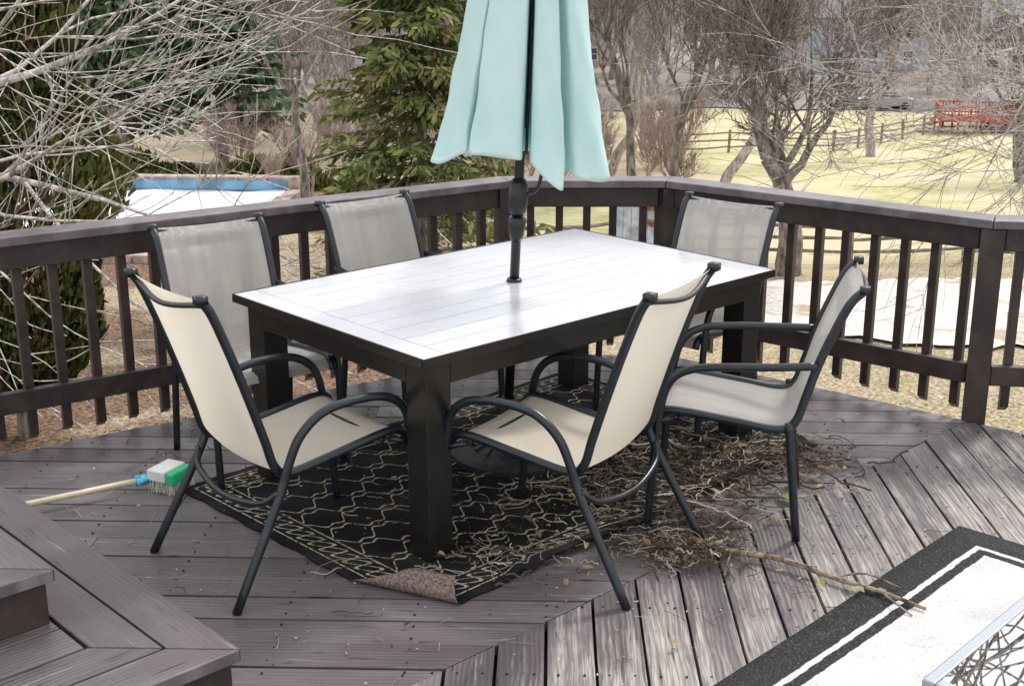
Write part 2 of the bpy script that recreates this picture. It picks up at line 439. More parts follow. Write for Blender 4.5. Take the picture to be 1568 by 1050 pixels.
# ---------------------------------------------------------------- table
TC=Vector((.009,4.947)); ta=math.atan2(.678,.735)
TL,TW=1.85,1.15
tb_e=empty('dining_table',(TC.x,TC.y,0),ta)
tp=MB(); fr=MB(); zt=.74
for sx in (-1,1): tp.box((sx*(TL/2-.0475),0,zt-.011),(.092,TW-.004,.022))
ns=10; span=TL-.193; sw=(TW-.004)/ns
for i in range(ns):
    y=-(TW-.004)/2+sw*(i+.5); tp.box((0,y,zt-.011),(span,sw-.0035,.022))
tp.obj('slatted_top',[M_top],parent=tb_e,bevel=.001)
bk=MB(); bk.box((0,0,zt-.0155),(TL-.014,TW-.014,.010)); bk.obj('slat_backing',[M_gap],parent=tb_e)
fr.box((0,0,zt-.028),(TL-.01,TW-.01,.010))
for sy in (-1,1): fr.box((0,sy*(TW/2+.003),zt-.015),(TL+.012,.006,.034))
for sx in (-1,1): fr.box((sx*(TL/2+.003),0,zt-.015),(.006,TW,.034))
ins=.035; lg=.105
for sy in (-1,1): fr.box((0,sy*(TW/2-ins-.012),zt-.075),(TL-2*ins-2*lg,.024,.085))
for sx in (-1,1): fr.box((sx*(TL/2-ins-.012),0,zt-.075),(.024,TW-2*ins-2*lg,.085))
for sx in (-1,1):
    for sy in (-1,1):
        fr.box((sx*(TL/2-ins-lg/2),sy*(TW/2-ins-lg/2),(zt-.034)/2),(lg,lg,zt-.034))
fr.obj('frame_and_legs',[M_espresso],parent=tb_e,bevel=.003)
# ---------------------------------------------------------------- chairs
def make_chair(kind,loc,ang,scale=1.0):
    e=empty('patio_chair',(loc[0],loc[1],0),math.radians(ang)); e.scale=(scale,)*3
    f=MB(); s=MB()
    if kind=='A':
        prof_=[(.285,.395),(.265,.430),(.20,.440),(.0,.412),(-.17,.392),(-.225,.425),(-.255,.52),(-.30,.66),(-.355,.82),(-.405,.95),(-.435,1.0)]
        hw=.235
    else:
        prof_=[(.28,.40),(.26,.435),(.20,.445),(.0,.42),(-.15,.40),(-.205,.43),(-.235,.52),(-.27,.64),(-.315,.76),(-.36,.86),(-.40,.905)]
        hw=.232
    path=smoothpath([(0,a,b) for a,b in prof_],5)
    for sx in (-1,1):
        f.tube([(sx*hw,p.y,p.z) for p in path],.0155,8)
        f.box((sx*hw,path[-1].y-.004,path[-1].z+.004),(.034,.034,.024))
        if kind=='A':
            arm=smoothpath([(.265,.315,0),(.272,.295,.25),(.275,.275,.43),(.280,.245,.53),(.285,.17,.585),(.286,.05,.60),(.283,-.07,.585),(.277,-.155,.52),(.268,-.20,.42),(.268,-.235,.33),(.29,-.42,0)],6)
            f.tube([(sx*p.x,p.y,p.z) for p in arm],.015,8)
            f.tube([(sx*.236,.21,.415),(sx*.275,.275,.40)],.010,6)
            f.tube([(sx*.236,-.20,.40),(sx*.268,-.21,.40)],.011,6)
        else:
            arm=smoothpath([(.262,.29,0),(.262,.275,.25),(.262,.26,.44),(.264,.225,.56),(.268,.15,.61),(.268,.03,.625),(.262,-.12,.632),(.245,-.265,.64)],6)
            f.tube([(sx*p.x,p.y,p.z) for p in arm],.015,8)
            f.tube(smoothpath([(sx*.25,-.185,.43),(sx*.252,-.20,.30),(sx*.255,-.235,0)],5),.015,8)
            f.tube([(sx*.234,.21,.42),(sx*.262,.262,.41)],.010,6)
            f.tube([(sx*.234,-.17,.40),(sx*.251,-.185,.40)],.011,6)
    f.tube([(-hw,.19,.415),(hw,.19,.415)],.010,8)
    if kind=='A':
        f.tube(smoothpath([(-.27,-.235,.35),(-.2,-.27,.30),(0,-.29,.275),(.2,-.27,.30),(.27,-.235,.35)],6),.011,8)
        f.tube(smoothpath([(-.235,-.425,.985),(0,-.455,.955),(.235,-.425,.985)],6),.009,8)
    else:
        f.tube([(-.25,-.19,.36),(.25,-.19,.36)],.010,8)
        f.tube(smoothpath([(-.232,-.39,.892),(0,-.42,.88),(.232,-.39,.892)],6),.009,8)
    f.obj('tube_frame',[M_frame],True,parent=e)
    W=12; n=len(path)
    for i,p in enumerate(path):
        t=i/(n-1)
        tan=(path[min(i+1,n-1)]-path[max(i-1,0)]).normalized()
        nr=Vector((0,-tan.z,tan.y))
        for k in range(W+1):
            u=k/W*2-1; sag=(1-u*u)*.020*(1 if .08<t<.9 else .6)
            s.v.append(tuple(Vector((u*(hw-.006),p.y,p.z))+nr*sag+nr*(-.002)))
    for i in range(n-1):
        for k in range(W):
            a=i*(W+1)+k; s.face([a,a+1,a+W+2,a+W+1])
    s.obj('sling_seat',[M_slingA if kind=='A' else M_slingB],True,parent=e)
    return e
make_chair('A',(-.73,4.095),-49.5)
make_chair('A',(.16,4.10),58)
make_chair('B',(.824,4.437),78)
make_chair('B',(.76,5.50),math.degrees(math.atan2(.62,-.78)))
make_chair('B',(-1.06,4.97),-146.7)
make_chair('B',(-.43,5.56),-140.4)
# ---------------------------------------------------------------- umbrella
ue=empty('patio_umbrella',(TC.x,TC.y,0)); 
lean=Matrix.Rotation(math.radians(2.6),4,'Y')
ub=MB()
ub.tube([(0,0,.05),(0,0,3.0)],.019,16)
ub.tube([(0,0,1.0),(0,0,1.02),(0,0,1.05),(0,0,1.13),(0,0,1.15)],[.02,.034,.038,.038,.024],16)
ub.tube([(0,0,.90),(0,0,.93),(0,0,.99),(0,0,1.0)],[.020,.030,.036,.030],16)
ub.tube(smoothpath([(.03,-.01,1.09),(.07,-.01,1.11),(.085,-.01,1.17),(.08,-.01,1.2)],5),.007,8)
ub.tube([(0,0,zt+.0),(0,0,zt+.012)],[.032,.028],16)
ub.tube([(0,0,.0),(0,0,.25),(0,0,.26)],[.034,.032,.02],16)
for k in range(8):
    an=k*math.pi/4+.3
    ub.tube([(math.cos(an)*.03,math.sin(an)*.03,2.9),(math.cos(an)*.06,math.sin(an)*.045,1.35)],.006,6)
ub.tube([(.012,-.03,2.9),(.021,-.12,1.26)],.0065,6)
po=ub.obj('pole_and_crank',[M_black],True,parent=ue)
bb=MB(); prs=[(.0,.0),(.255,.0),(.26,.03),(.24,.045),(.18,.055),(.07,.07),(.05,.12),(.0,.12)]
n=40
for r_,z_ in prs:
    for k in range(n):
        an=2*math.pi*k/n; bb.v.append((r_*math.cos(an)+0,r_*math.sin(an),z_))
for i in range(len(prs)-1):
    for k in range(n): bb.face([i*n+k,i*n+(k+1)%n,(i+1)*n+(k+1)%n,(i+1)*n+k])
for k in range(16):
    an=2*math.pi*k/16; bb.box((0,0,0),(.09,.012,.008),M=Matrix.Rotation(an,4,'Z')@Matrix.Translation((.14,0,.064))@Matrix.Rotation(.08,4,'Y')@Matrix.Rotation(.5,4,'Z'))
bb.obj('weighted_base',[M_castiron],parent=ue)
sec=[(-1.0,.02,1.205),(-.93,-.16,1.20),(-.70,-.42,1.25),(-.63,-.46,1.265),(-.52,-.26,1.27),(-.60,-.50,1.27),(-.57,-.62,1.262),(-.35,-.70,1.262),(-.10,-.70,1.255),(-.01,-.62,1.25),(.02,-.42,1.25),(.01,-.14,1.26),(.12,-.14,1.26),(.105,-.42,1.24),(.13,-.64,1.235),(.28,-.70,1.19),(.43,-.66,1.15),(.49,-.52,1.15),(.43,-.20,1.20),(.53,-.30,1.20),(.66,-.46,1.185),(.88,-.30,1.165),(1.0,-.06,1.165),(.97,.12,1.19),(.72,.30,1.23),(.60,.26,1.25),(.66,.42,1.24),(.55,.62,1.2),(.34,.62,1.19),(.22,.32,1.25),(.12,.5,1.24),(-.02,.70,1.2),(-.22,.66,1.2),(-.26,.34,1.25),(-.36,.50,1.24),(-.56,.58,1.2),(-.66,.40,1.21),(-.56,.20,1.25),(-.82,.22,1.22)]
SP_=smoothpath(sec,4,True); T=len(SP_); cn=MB(); NZ=44; ztop=2.95
for j in range(NZ+1):
    tz=j/NZ
    if j==1: tz=.012
    for i,p in enumerate(SP_):
        z=p.z+(ztop-p.z)*tz
        Rz=.045+.290*((ztop-z)/(ztop-1.2))
        ang=math.atan2(p.y,p.x); rad=math.hypot(p.x,p.y)
        k_=.55*tz*min(1,max(0,(rad-.2)/.35))
        rad=rad+(0.72-rad)*k_
        px,py=rad*math.cos(ang),rad*math.sin(ang)
        rr=1+(.022*math.sin(7*z+i*.35)+.016*math.sin(17*z+i*.8)+.010*math.sin(34*z-i*.6))*(1-tz)
        cn.v.append((Rz*px*rr,Rz*py*rr,z))
for j in range(NZ):
    for c in range(T):
        cn.face([j*T+c,j*T+(c+1)%T,(j+1)*T+(c+1)%T,(j+1)*T+c],1 if j==0 else 0)
co=cn.obj('folded_canopy',[M_umb,M_umbtrim],True,parent=ue)
sd=co.modifiers.new('s','SOLIDIFY'); sd.thickness=.003
for o in (po,co): o.matrix_local=Matrix.Translation((0,0,.74))@lean@Matrix.Translation((0,0,-.74))
# ---------------------------------------------------------------- patterned rug
def rug_mat():
    t=NT('ogee_pattern_rug'); tc=t.n('ShaderNodeTexCoord'); sx=t.n('ShaderNodeSeparateXYZ'); t.l(tc.outputs['UV'],sx.inputs[0])
    u,v=sx.outputs[0],sx.outputs[1]
    W=.088; k=2*math.pi/.23
    c1=t.math('MULTIPLY',t.math('COSINE',t.math('MULTIPLY',v,k)),.034)
    c3=t.math('MULTIPLY',t.math('COSINE',t.math('MULTIPLY',v,3*k)),-.013)
    cosv=t.math('ADD',c1,c3)
    d1=t.math('PINGPONG',t.math('ADD',t.math('SUBTRACT',u,cosv),10*W),W)
    d2=t.math('PINGPONG',t.math('ADD',t.math('ADD',u,cosv),11*W),W)
    d=t.math('MINIMUM',d1,d2)
    ln=t.ramp(d,.0062,.0036)
    bu=t.math('MINIMUM',u,t.math('SUBTRACT',1.45,u)); bv=t.math('MINIMUM',v,t.math('SUBTRACT',2.15,v))
    b=t.math('MINIMUM',bu,bv)
    inside=t.ramp(b,.148,.152)
    l1=t.ramp(t.math('ABSOLUTE',t.math('SUBTRACT',b,.145)),.004,.002)
    l2=t.ramp(t.math('ABSOLUTE',t.math('SUBTRACT',b,.045)),.004,.002)
    along=t.math('ADD',u,v)
    w1=t.math('ABSOLUTE',t.math('SUBTRACT',t.math('ABSOLUTE',t.math('SUBTRACT',b,.095)),t.math('MULTIPLY',t.math('ABSOLUTE',t.math('SINE',t.math('MULTIPLY',along,48))),.030)))
    l3=t.math('MULTIPLY',t.ramp(w1,.007,.003),t.ramp(t.math('ABSOLUTE',t.math('SUBTRACT',b,.095)),.038,.034))
    f=t.math('MAXIMUM',t.math('MULTIPLY',ln,inside),t.math('MAXIMUM',t.math('MAXIMUM',l1,l2),l3))
    n=t.noise(tc.outputs['UV'],60,3); n2=t.noise(tc.outputs['UV'],3,3)
    f=t.math('MULTIPLY',f,t.ramp(n,.32,.55))
    dark=t.mix(t.ramp(n2,.4,.7),(.007,.007,.009),(.026,.024,.024))
    col=t.mix(f,dark,(.43,.38,.29))
    return t.bsdf(col,.9,0,.15)
M_rug=rug_mat(); M_rugback=simple('rug_underside',(.16,.115,.10),.9,.6,120)
rg=MB(); K=Vector((-.27,3.56)); ru=Vector((-.702,.712)); rv=Vector((.722,.692))
fp=Vector((-.60,3.87)); fd=Vector((.42,-.19)).normalized(); fn=Vector((fd.y,-fd.x))
if fn.dot(K-fp)<0: fn=-fn
nu,nv=110,150; r0=.022
for j in range(nv+1):
    for i in range(nu+1):
        u=1.45*i/nu; v=2.15*j/nv
        p=K+ru*u+rv*v
        z=.006+.012*max(0,math.sin(u*9+v*3))*math.exp(-((v-1.1)**2)*1.2)*max(0,1-u/.5)+.024*math.exp(-((u-.06-.05*math.sin(v*7))/.05)**2)*(1 if v>.5 else 0)
        z+=.022*math.exp(-((v-.42-.12*math.sin(u*4))/.035)**2)*max(0,1-u/.7)
        edge=min(u,1.45-u,v,2.15-v); 
        if edge<.03: q_=.004*math.sin(u*31+v*37); p=p+ru*q_+rv*q_
        s=fn.dot(p-fp)
        if s>0:
            if s<math.pi*r0:
                a=s/r0; p=p-fn*s+fn*(r0*math.sin(a)); z=.006+r0*(1-math.cos(a))
            else:
                e_=s-math.pi*r0; p=p-fn*s-fn*e_; z=.006+2*r0+.012*math.sin(e_*30)+.01*math.sin((p-fp).dot(fd)*26)
        rg.v.append((p.x,p.y,z))
for j in range(nv):
    for i in range(nu):
        a=j*(nu+1)+i; q=[a,a+1,a+nu+2,a+nu+1]
        rg.face(q[::-1],0,[((x%(nu+1))*1.45/nu,(x//(nu+1))*2.15/nv) for x in q[::-1]])
ro=rg.obj('patterned_outdoor_rug',[M_rug,M_rugback],True)
sd=ro.modifiers.new('s','SOLIDIFY'); sd.thickness=.005; sd.material_offset=1; sd.offset=-1
me=ro.data
if me.polygons[len(me.polygons)//2].normal.z<0: me.flip_normals()
# ---------------------------------------------------------------- bordered mat
def mat_mat():
    t=NT('bordered_rug'); tc=t.n('ShaderNodeTexCoord'); sx=t.n('ShaderNodeSeparateXYZ'); t.l(tc.outputs['Object'],sx.inputs[0])
    n=t.noise(tc.outputs['Object'],150,2,.7); n2=t.noise(tc.outputs['Object'],4,4); nw=t.noise(tc.outputs['Object'],30,2); n5=t.noise(tc.outputs['Object'],55,3,.7)
    b=t.math('ADD',t.math('MINIMUM',sx.outputs[0],sx.outputs[1]),t.math('MULTIPLY',t.math('SUBTRACT',nw,.5),.012))
    blk=t.mix(t.ramp(n,.5,.75),(.022,.022,.024),(.12,.12,.12)); wh=t.mix(t.ramp(n,.3,.6),(.46,.45,.45),(.70,.69,.69)); wh=t.mix(t.math('MULTIPLY',t.ramp(n2,.42,.68),.55),wh,(.40,.385,.375)); wh=t.mix(t.math('MULTIPLY',t.ramp(n5,.60,.72),.5),wh,(.28,.255,.23))
    w1=t.math('MULTIPLY',t.ramp(b,.118,.122),t.ramp(b,.142,.138)); w2=t.ramp(b,.174,.178)
    return t.bsdf(t.mix(t.math('MAXIMUM',w1,w2),blk,wh),.9,0,.2,bump=n,bs=.5,bd=.003)
mm=MB(); 
for j in range(31):
    for i in range(31):
        x=3.0*i/30; y=2.0*j/30; mm.v.append((x,y,.009+.003*math.sin(x*5+y*3)))
for j in range(30):
    for i in range(30): a=j*31+i; mm.face([a,a+1,a+32,a+31])
mo=mm.obj('bordered_outdoor_rug',[mat_mat()],True,loc=(1.608,4.235,0),rz=math.atan2(-.715,-.70))
sd=mo.modifiers.new('s','SOLIDIFY'); sd.thickness=.006; sd.offset=0
# ---------------------------------------------------------------- glass table
ge=empty('glass_coffee_table',(.893,2.473,0),math.atan2(.72,.69))
t=NT('tinted_glass_top'); M_glass=t.bsdf((.010,.014,.020),.0,0,1.0,ior=3.4)
t=NT('brushed_silver_frame'); M_silver=t.bsdf((.30,.32,.36),.35,.6,.5)
g1=MB(); g1.box((.55,-.35,.448),(1.04,.64,.008)); g1.obj('glass',[M_glass],parent=ge)
g2=MB(); L_,W_=1.1,.70
g2.box((L_/2,-.015,.44),(L_,.03,.03)); g2.box((L_/2,-W_+.015,.44),(L_,.03,.03))
g2.box((.015,-W_/2,.44),(.03,W_-.06,.03)); g2.box((L_-.015,-W_/2,.44),(.03,W_-.06,.03))
for x in (.04,L_-.04):
    for y in (-.04,-W_+.04): g2.box((x,y,.2125),(.04,.04,.425))
g2.obj('frame',[M_silver],parent=ge,bevel=.004)
# ---------------------------------------------------------------- broom
M_handle=simple('cream_plastic_handle',(.62,.55,.40),.45,.1,10); M_green=simple('green_plastic',(.02,.50,.20),.4,.1,10)
M_wh=simple('white_plastic',(.75,.75,.72),.4,.08,12); M_lab=simple('blue_label',(.08,.40,.55),.5,.8,40); M_bris=simple('white_bristles',(.70,.68,.60),.8,.2,60)
be=empty('scrub_brush_broom',(-.01,-.06,0))
b=MB(); b.tube([(-2.0,4.30,.03),(-1.36,4.66,.05)],.012,10); b.obj('handle',[M_handle],True,parent=be)
b=MB(); b.tube([(-1.43,4.621,.047),(-1.38,4.649,.05)],.021,10); b.obj('label',[M_lab],True,parent=be)
b=MB(); b.box((-1.325,4.67,.07),(.085,.13,.045),math.radians(-25)); b.tube([(-1.385,4.646,.05),(-1.34,4.67,.07)],[.018,.028],10); b.obj('block',[M_wh],parent=be,bevel=.012)
b=MB(); b.box((-1.266,4.643,.066),(.036,.13,.05),math.radians(-25)); b.obj('green_band',[M_green],parent=be,bevel=.01)
b=MB(); ca,sa=math.cos(-.436),math.sin(-.436)
for k in range(420):
    y=U(-.06,.06); xx=U(-.04,.075); px=-1.32+xx*ca-y*sa; py=4.668+xx*sa+y*ca
    b.tube([(px,py,.06),(px+U(-.012,.012),py+U(-.012,.012),.004)],.0014,3,cap=False)
b.obj('bristles',[M_bris],parent=be)
# ---------------------------------------------------------------- litter
M_twigs=leafm('dry_twigs',(.04,.028,.022),(.62,.53,.43),None,0)
M_leaf=leafm('dead_leaves',(.14,.08,.04),(.56,.46,.28),None,.3)
M_leafg=leafm('greenish_leaves',(.30,.36,.12),(.62,.62,.42),None,.3)
tw=MB()
for cx,cy,sx_,sy_,N,lw in [(.92,4.90,.20,.13,440,1),(.62,4.68,.20,.14,400,1),(.36,4.55,.16,.14,110,1),(.60,4.25,.09,.12,150,1),(.60,4.02,.09,.07,190,.7),(-.02,3.98,.16,.07,60,.6),(.05,4.75,.45,.3,80,1),(.2,4.1,.3,.15,40,.8),(1.10,4.93,.08,.07,120,.8),(.45,5.3,.3,.15,70,1),(-1.0,5.1,.3,.15,40,1),(-.3,3.8,.4,.12,16,.8)]:
    for _ in range(N):
        x=random.gauss(cx,sx_);y=random.gauss(cy,sy_);a=U(0,6.28);q=R();L=U(.03,.22)*lw*(1 if q<.82 else 2.4);c=U(-8,8)
        z=.012+abs(random.gauss(0,.016)); pts=[];n=7 if q<.82 else 12; th_=U(.0010,.0022) if R()<.90 else U(.003,.0048)
        for i in range(n):
            pts.append((x,y,max(.006,z+random.gauss(0,.004)))); x+=math.cos(a)*L/n;y+=math.sin(a)*L/n;a+=c*L/n+random.gauss(0,.45)
        tw.tube(pts,[th_]*n,3,cap=False,rnd=(R()**1.4) if R()<.65 else 0.05)
for _ in range(190):
    x=U(-1.9,2.4);y=U(2.7,5.6);a=U(0,6.28);L=U(.02,.13);c=U(-14,14);pts=[];n=7
    for i in range(n):
        pts.append((x,y,.005+R()*.003)); x+=math.cos(a)*L/n;y+=math.sin(a)*L/n;a+=c*L/n
    tw.tube(pts,.0009,3,cap=False,rnd=R()*.8)
for _ in range(1500):
    if R()<.6: x=random.gauss(.6,.35);y=random.gauss(4.45,.35)
    else: x=U(-2,2.4);y=U(2.7,5.6)
    a=U(0,6.28);L=U(.004,.016); tw.tube([(x,y,.006),(x+math.cos(a)*L,y+math.sin(a)*L,.007)],U(.001,.0028),3,cap=False,rnd=R())
tw.obj('twig_litter',[M_twigs])
def leaves(name,mat,spots,size=(.02,.045)):
    b=MB()
    for cx,cy,s1,s2,N in spots:
        for _ in range(N):
            x=random.gauss(cx,s1);y=random.gauss(cy,s2);z=.012+abs(random.gauss(0,.012));a=U(0,6.28);L=U(*size);w=L*U(.35,.6);t1=U(-.5,.5)
            Mx=Matrix.Translation((x,y,z))@Matrix.Rotation(a,4,'Z')@Matrix.Rotation(t1,4,'X')@Matrix.Rotation(U(-.3,.3),4,'Y')
            k=len(b.v)
            for px,py,pz in ((-L,0,.0),(-L*.4,w,.006),(L*.4,w*.8,.008),(L,0,.0),(L*.4,-w*.8,.008),(-L*.4,-w,.006),(0,0,-.003)):
                b.v.append(tuple(Mx@Vector((px,py,pz))))
            r=R()
            for q in ((0,6,1),(1,6,2),(2,6,3),(3,6,4),(4,6,5),(5,6,0)): b.face([k+i for i in q[::-1]],0,None,r)
    return b.obj(name,[mat])
leaves('dead_leaves',M_leaf,[(.9,4.88,.22,.15,90),(.6,4.05,.1,.08,40),(.1,4.0,.25,.1,18),(.55,4.55,.25,.2,60),(-.3,3.6,1.0,.5,6),(1.2,4.2,.6,.5,6)],(.010,.028))
leaves('pale_green_leaves',M_leafg,[(1.0,4.7,.15,.15,6),(.62,4.05,.1,.08,8),(1.1,3.75,.06,.04,4)],(.018,.034))
leaves('fallen_leaf',M_leafg,[(1.03,4.47,.005,.005,1)],(.05,.055))
b=MB()
pts=smoothpath([(.62,4.09,.03),(.75,4.0,.025),(.9,3.93,.03),(1.05,3.81,.022),(1.18,3.70,.026),(1.29,3.60,.02)],5)
b.tube(pts,[.0115-.0055*i/len(pts)+U(-.001,.001) for i in range(len(pts))],7)
b.tube(smoothpath([(.9,3.93,.03),(.98,3.85,.04),(1.02,3.77,.02)],4),.004,5); b.tube(smoothpath([(1.05,3.81,.022),(1.15,3.78,.05),(1.25,3.74,.02)],4),.0035,5)
b.tube(smoothpath([(.75,4.0,.025),(.72,3.9,.03),(.70,3.84,.012)],4),.003,5); b.tube(smoothpath([(1.18,3.70,.026),(1.20,3.62,.03),(1.24,3.57,.012)],4),.003,5)
b.obj('fallen_branch',[bark('brown_branch_bark',(.10,.07,.05),(.40,.31,.24),30)],True)
# ---------------------------------------------------------------- trees
def grow(mb,p,d,L,r,depth,maxd,spread=.75,up=.12,kids=(3,5),wob=.16,minr=.006):
    n=6 if depth<2 else (4 if depth<maxd else 3); pts=[Vector(p)];rads=[r]; d=Vector(d).normalized(); dirs=[d.copy()]
    for i in range(n):
        d=(d+Vector((random.gauss(0,wob),random.gauss(0,wob),random.gauss(0,wob)+up*.5))).normalized()
        pts.append(pts[-1]+d*L/n); rads.append(max(minr*.6,r*(1-.62*(i+1)/n) if depth>0 else r*(1-.45*(i+1)/n))); dirs.append(d.copy())
    mb.tube(pts,rads,7 if depth==0 else (5 if depth==1 else 3),cap=False)
    if depth>=maxd: return
    kn=random.randint(*kids)
    for k in range(kn):
        t=U(.3,1.0) if depth>0 else U(.45,1.0); f=t*n; i=min(int(f),n-1); q=pts[i].lerp(pts[i+1],f-i)
        dd=dirs[i]; o=dd.orthogonal().normalized(); o.rotate(Quaternion(dd,U(0,6.28)))
        nd=(dd+o*U(.5,1.2)*spread*1.3+Vector((0,0,up))).normalized()
        grow(mb,q,nd,L*U(.5,.78),max(minr,rads[i]*U(.45,.7)),depth+1,maxd,spread,up,kids,wob,minr)
    grow(mb,pts[-1],dirs[-1],L*U(.6,.8),max(minr,rads[-1]*.9),depth+1,maxd,spread,up,kids,wob,minr)
def treeMB(h=3.2,r=.2,maxd=5,seed=1,**k):
    random.seed(seed); mb=MB(); grow(mb,(0,0,-.2),(0,0,1),h,r,0,maxd,**k); print('tree',seed,len(mb.f)); return mb
def inst(name,me,loc,rz=0,s=1,parent=None):
    o=bpy.data.objects.new(name,me); scene.collection.objects.link(o); o.location=loc; o.rotation_euler[2]=rz
    o.scale=(s,s,s) if not hasattr(s,'__len__') else s
    if parent: o.parent=parent
    return o
B1=treeMB(2.6,.27,6,11,kids=(2,4),minr=.009,spread=.8); B2=treeMB(3.6,.17,5,12,kids=(3,4),spread=.55,up=.2,minr=.012,wob=.2)
B3=treeMB(1.8,.08,4,13,kids=(4,5),spread=.6,up=.2,minr=.010); B4=treeMB(4.0,.2,5,14,kids=(3,3),spread=.5,up=.25,minr=.018,wob=.2)
B6=treeMB(3.6,.15,5,16,kids=(3,4),spread=.5,up=.25,minr=.011,wob=.22)
B7=treeMB(3.8,.2,4,18,kids=(3,5),spread=.6,up=.22,minr=.026,wob=.2); B8=treeMB(3.2,.17,4,19,kids=(3,5),spread=.6,up=.22,minr=.026,wob=.2)
T1=B1.mesh('bare_tree_mesh_a',[M_bark],True);T2=B2.mesh('bare_tree_mesh_b',[M_barkF],True);T4=B4.mesh('bare_tree_mesh_d',[M_barkF],True);T6=B6.mesh('bare_tree_mesh_f',[M_bark],True)
def at(u,Y):
    x=u*Y; return (x,Y,gz(x,Y)-.05)
inst('bare_tree',T1,at(.222,29),1.0,1.25)
inst('bare_tree',T6,at(.100,36),0.3,1.15)
inst('bare_tree',T6,at(.128,34),2.3,1.05)
inst('bare_tree',T2,at(.160,40),4.0,1.2)
inst('bare_tree',T6,at(-.158,40),1.2,1.2)
inst('bare_tree',T1,at(.40,50),5.2,1.2)
inst('bare_tree',T2,at(-.30,51),5.2,1.3)
inst('bare_tree',T4,at(.03,48),.2,1.2)
inst('bare_tree',T4,at(.28,62),.9,1.3)
inst('bare_tree',T2,at(.07,44),2.9,1.2)
random.seed(5)
far=MB()
for k in range(95):
    Y=U(62,150); u=U(-.44,.44)
    if u>.12 and Y<106: Y=U(106,150)
    x,y,z=at(u,Y); s=U(1.0,1.6)*(1 if Y<100 else 1.35)
    far.add(random.choice([B7,B8]),Matrix.Translation((x,y,z))@Matrix.Rotation(U(0,6.28),4,'Z')@Matrix.Scale(s,4))
far.obj('distant_trees',[M_barkF],True)
sh=MB()
for k in range(40):
    Y=U(40,60); u=U(-.02,.135) if k%3 else U(-.36,-.10)
    x,y,z=at(u,Y); sh.add(B3,Matrix.Translation((x,y,z))@Matrix.Rotation(U(0,6.28),4,'Z')@Matrix.Scale(U(.6,1.0),4))
sh.obj('shrub_thicket',[M_barkR],True)
random.seed(23)
lt=MB(); base=Vector((-6.4,10.2,-3.3))
lt.tube([base,base+Vector((.1,.0,1.5)),base+Vector((.2,-.1,3.2)),base+Vector((.1,0,5.2)),base+Vector((.2,.1,8))],[.26,.22,.18,.14,.07],8,cap=False)
for zz,dx,dy,dz,L,r in [(-.30,1,-.1,.16,2.9,.055),(.15,1,.15,.14,3.2,.062),(.6,1,-.15,.16,3.0,.055),(1.0,1,.05,.0,2.7,.045),(1.6,1,.2,-.05,2.5,.04),(-.9,1,.1,.18,2.3,.035)]:
    grow(lt,base+Vector((.15,0,3.3+zz)),(dx,dy,dz),L,r,1,4,.58,.07,(3,4),.13,.0058)
lt.obj('bare_tree',[M_barkL],True); print('lt',len(lt.f))
rt=MB(); base=Vector((9.6,16.0,-4.0))
rt.tube([base,base+Vector((0,0,2)),base+Vector((-.1,0,4)),base+Vector((-.1,.1,9)),base+Vector((0,.2,12))],[.28,.24,.2,.15,.09],8,cap=False)
for zz,dx,dy,dz,L,r in [(1.4,-1,.1,-.05,2.6,.045),(1.9,-1,-.25,.0,3.0,.05),(2.4,-1,.3,.05,3.4,.055),(3.0,-1,-.1,.0,3.4,.05),(3.6,-1,.2,.0,3.4,.05),(4.2,-1,-.1,-.05,3.4,.05)]:
    grow(rt,base+Vector((-.05,0,2+zz)),(dx,dy,dz),L,r,1,4,.62,.04,(3,6),.15,.0064)
for zz,dx,dy,dz,L,r in [(6.0,-1,-.1,.35,3.6,.11),(7.0,-1,-.3,.35,3.6,.11),(8.0,-1,.1,.3,3.4,.10),(9.0,-.9,-.3,.35,3.2,.10),(9.7,-.7,-.6,.5,3.0,.09),(7.5,.6,-.7,.6,3.0,.08)]:
    grow(rt,base+Vector((-.05,0,2+zz)),(dx,dy,dz),L,r,1,4,.62,.08,(2,3),.16,.022)
rt.obj('bare_tree',[M_barkL],True); print('rt',len(rt.f))
def evergreen(name,h,rad,nb,cards,mat,seed,base=.6,size=.16,power=.8,droop=-.25,trunk=.14,wid=.28):
    random.seed(seed); b=MB()
    b.tube([(0,0,-.3),(0,0,h*.5),(0,0,h)],[trunk,trunk*.6,.02],7,1,cap=False)
    for k in range(nb):
        t=R()**.85; z=base+(h-base)*t; L=rad*((1-t)**power)*U(.6,1.15)+.12; a=U(0,6.28)
        dr=droop*U(.4,1.4); d=Vector((math.cos(a),math.sin(a),dr))
        p0=Vector((0,0,z)); p1=p0+d*L+Vector((0,0,.16*L))
        b.tube([p0,(p0+p1)/2+Vector((0,0,-.03)),p1],[.018,.012,.004],3,1,cap=False)
        shade=U(-.2,.2); side=Vector((-d.y,d.x,0)).normalized()
        for c in range(cards):
            f=U(.2,1.03); q=p0.lerp(p1,f); w=.06+.20*L*(1.05-f)
            sg=random.gauss(0,1)*w
            q=q+side*sg+Vector((0,0,-abs(random.gauss(0,.06))-.12*abs(sg)))
            s=size*U(.5,1.3); ax=(Vector((d.x,d.y,0))*.6+side*(.8 if sg>0 else -.8)*U(.2,1)+Vector((random.gauss(0,.25),random.gauss(0,.25),U(-.9,.15)))).normalized()
            sd_=ax.cross(Vector((random.gauss(0,1),random.gauss(0,1),random.gauss(0,1)))).normalized()*s*wid*.5
            i=len(b.v); b.v+= [tuple(q-sd_*.6),tuple(q+ax*s*.5-sd_),tuple(q+ax*s),tuple(q+ax*s*.5+sd_),tuple(q+sd_*.6)]
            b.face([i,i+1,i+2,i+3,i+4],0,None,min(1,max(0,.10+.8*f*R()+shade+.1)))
    return b.mesh(name,[mat,M_bark])
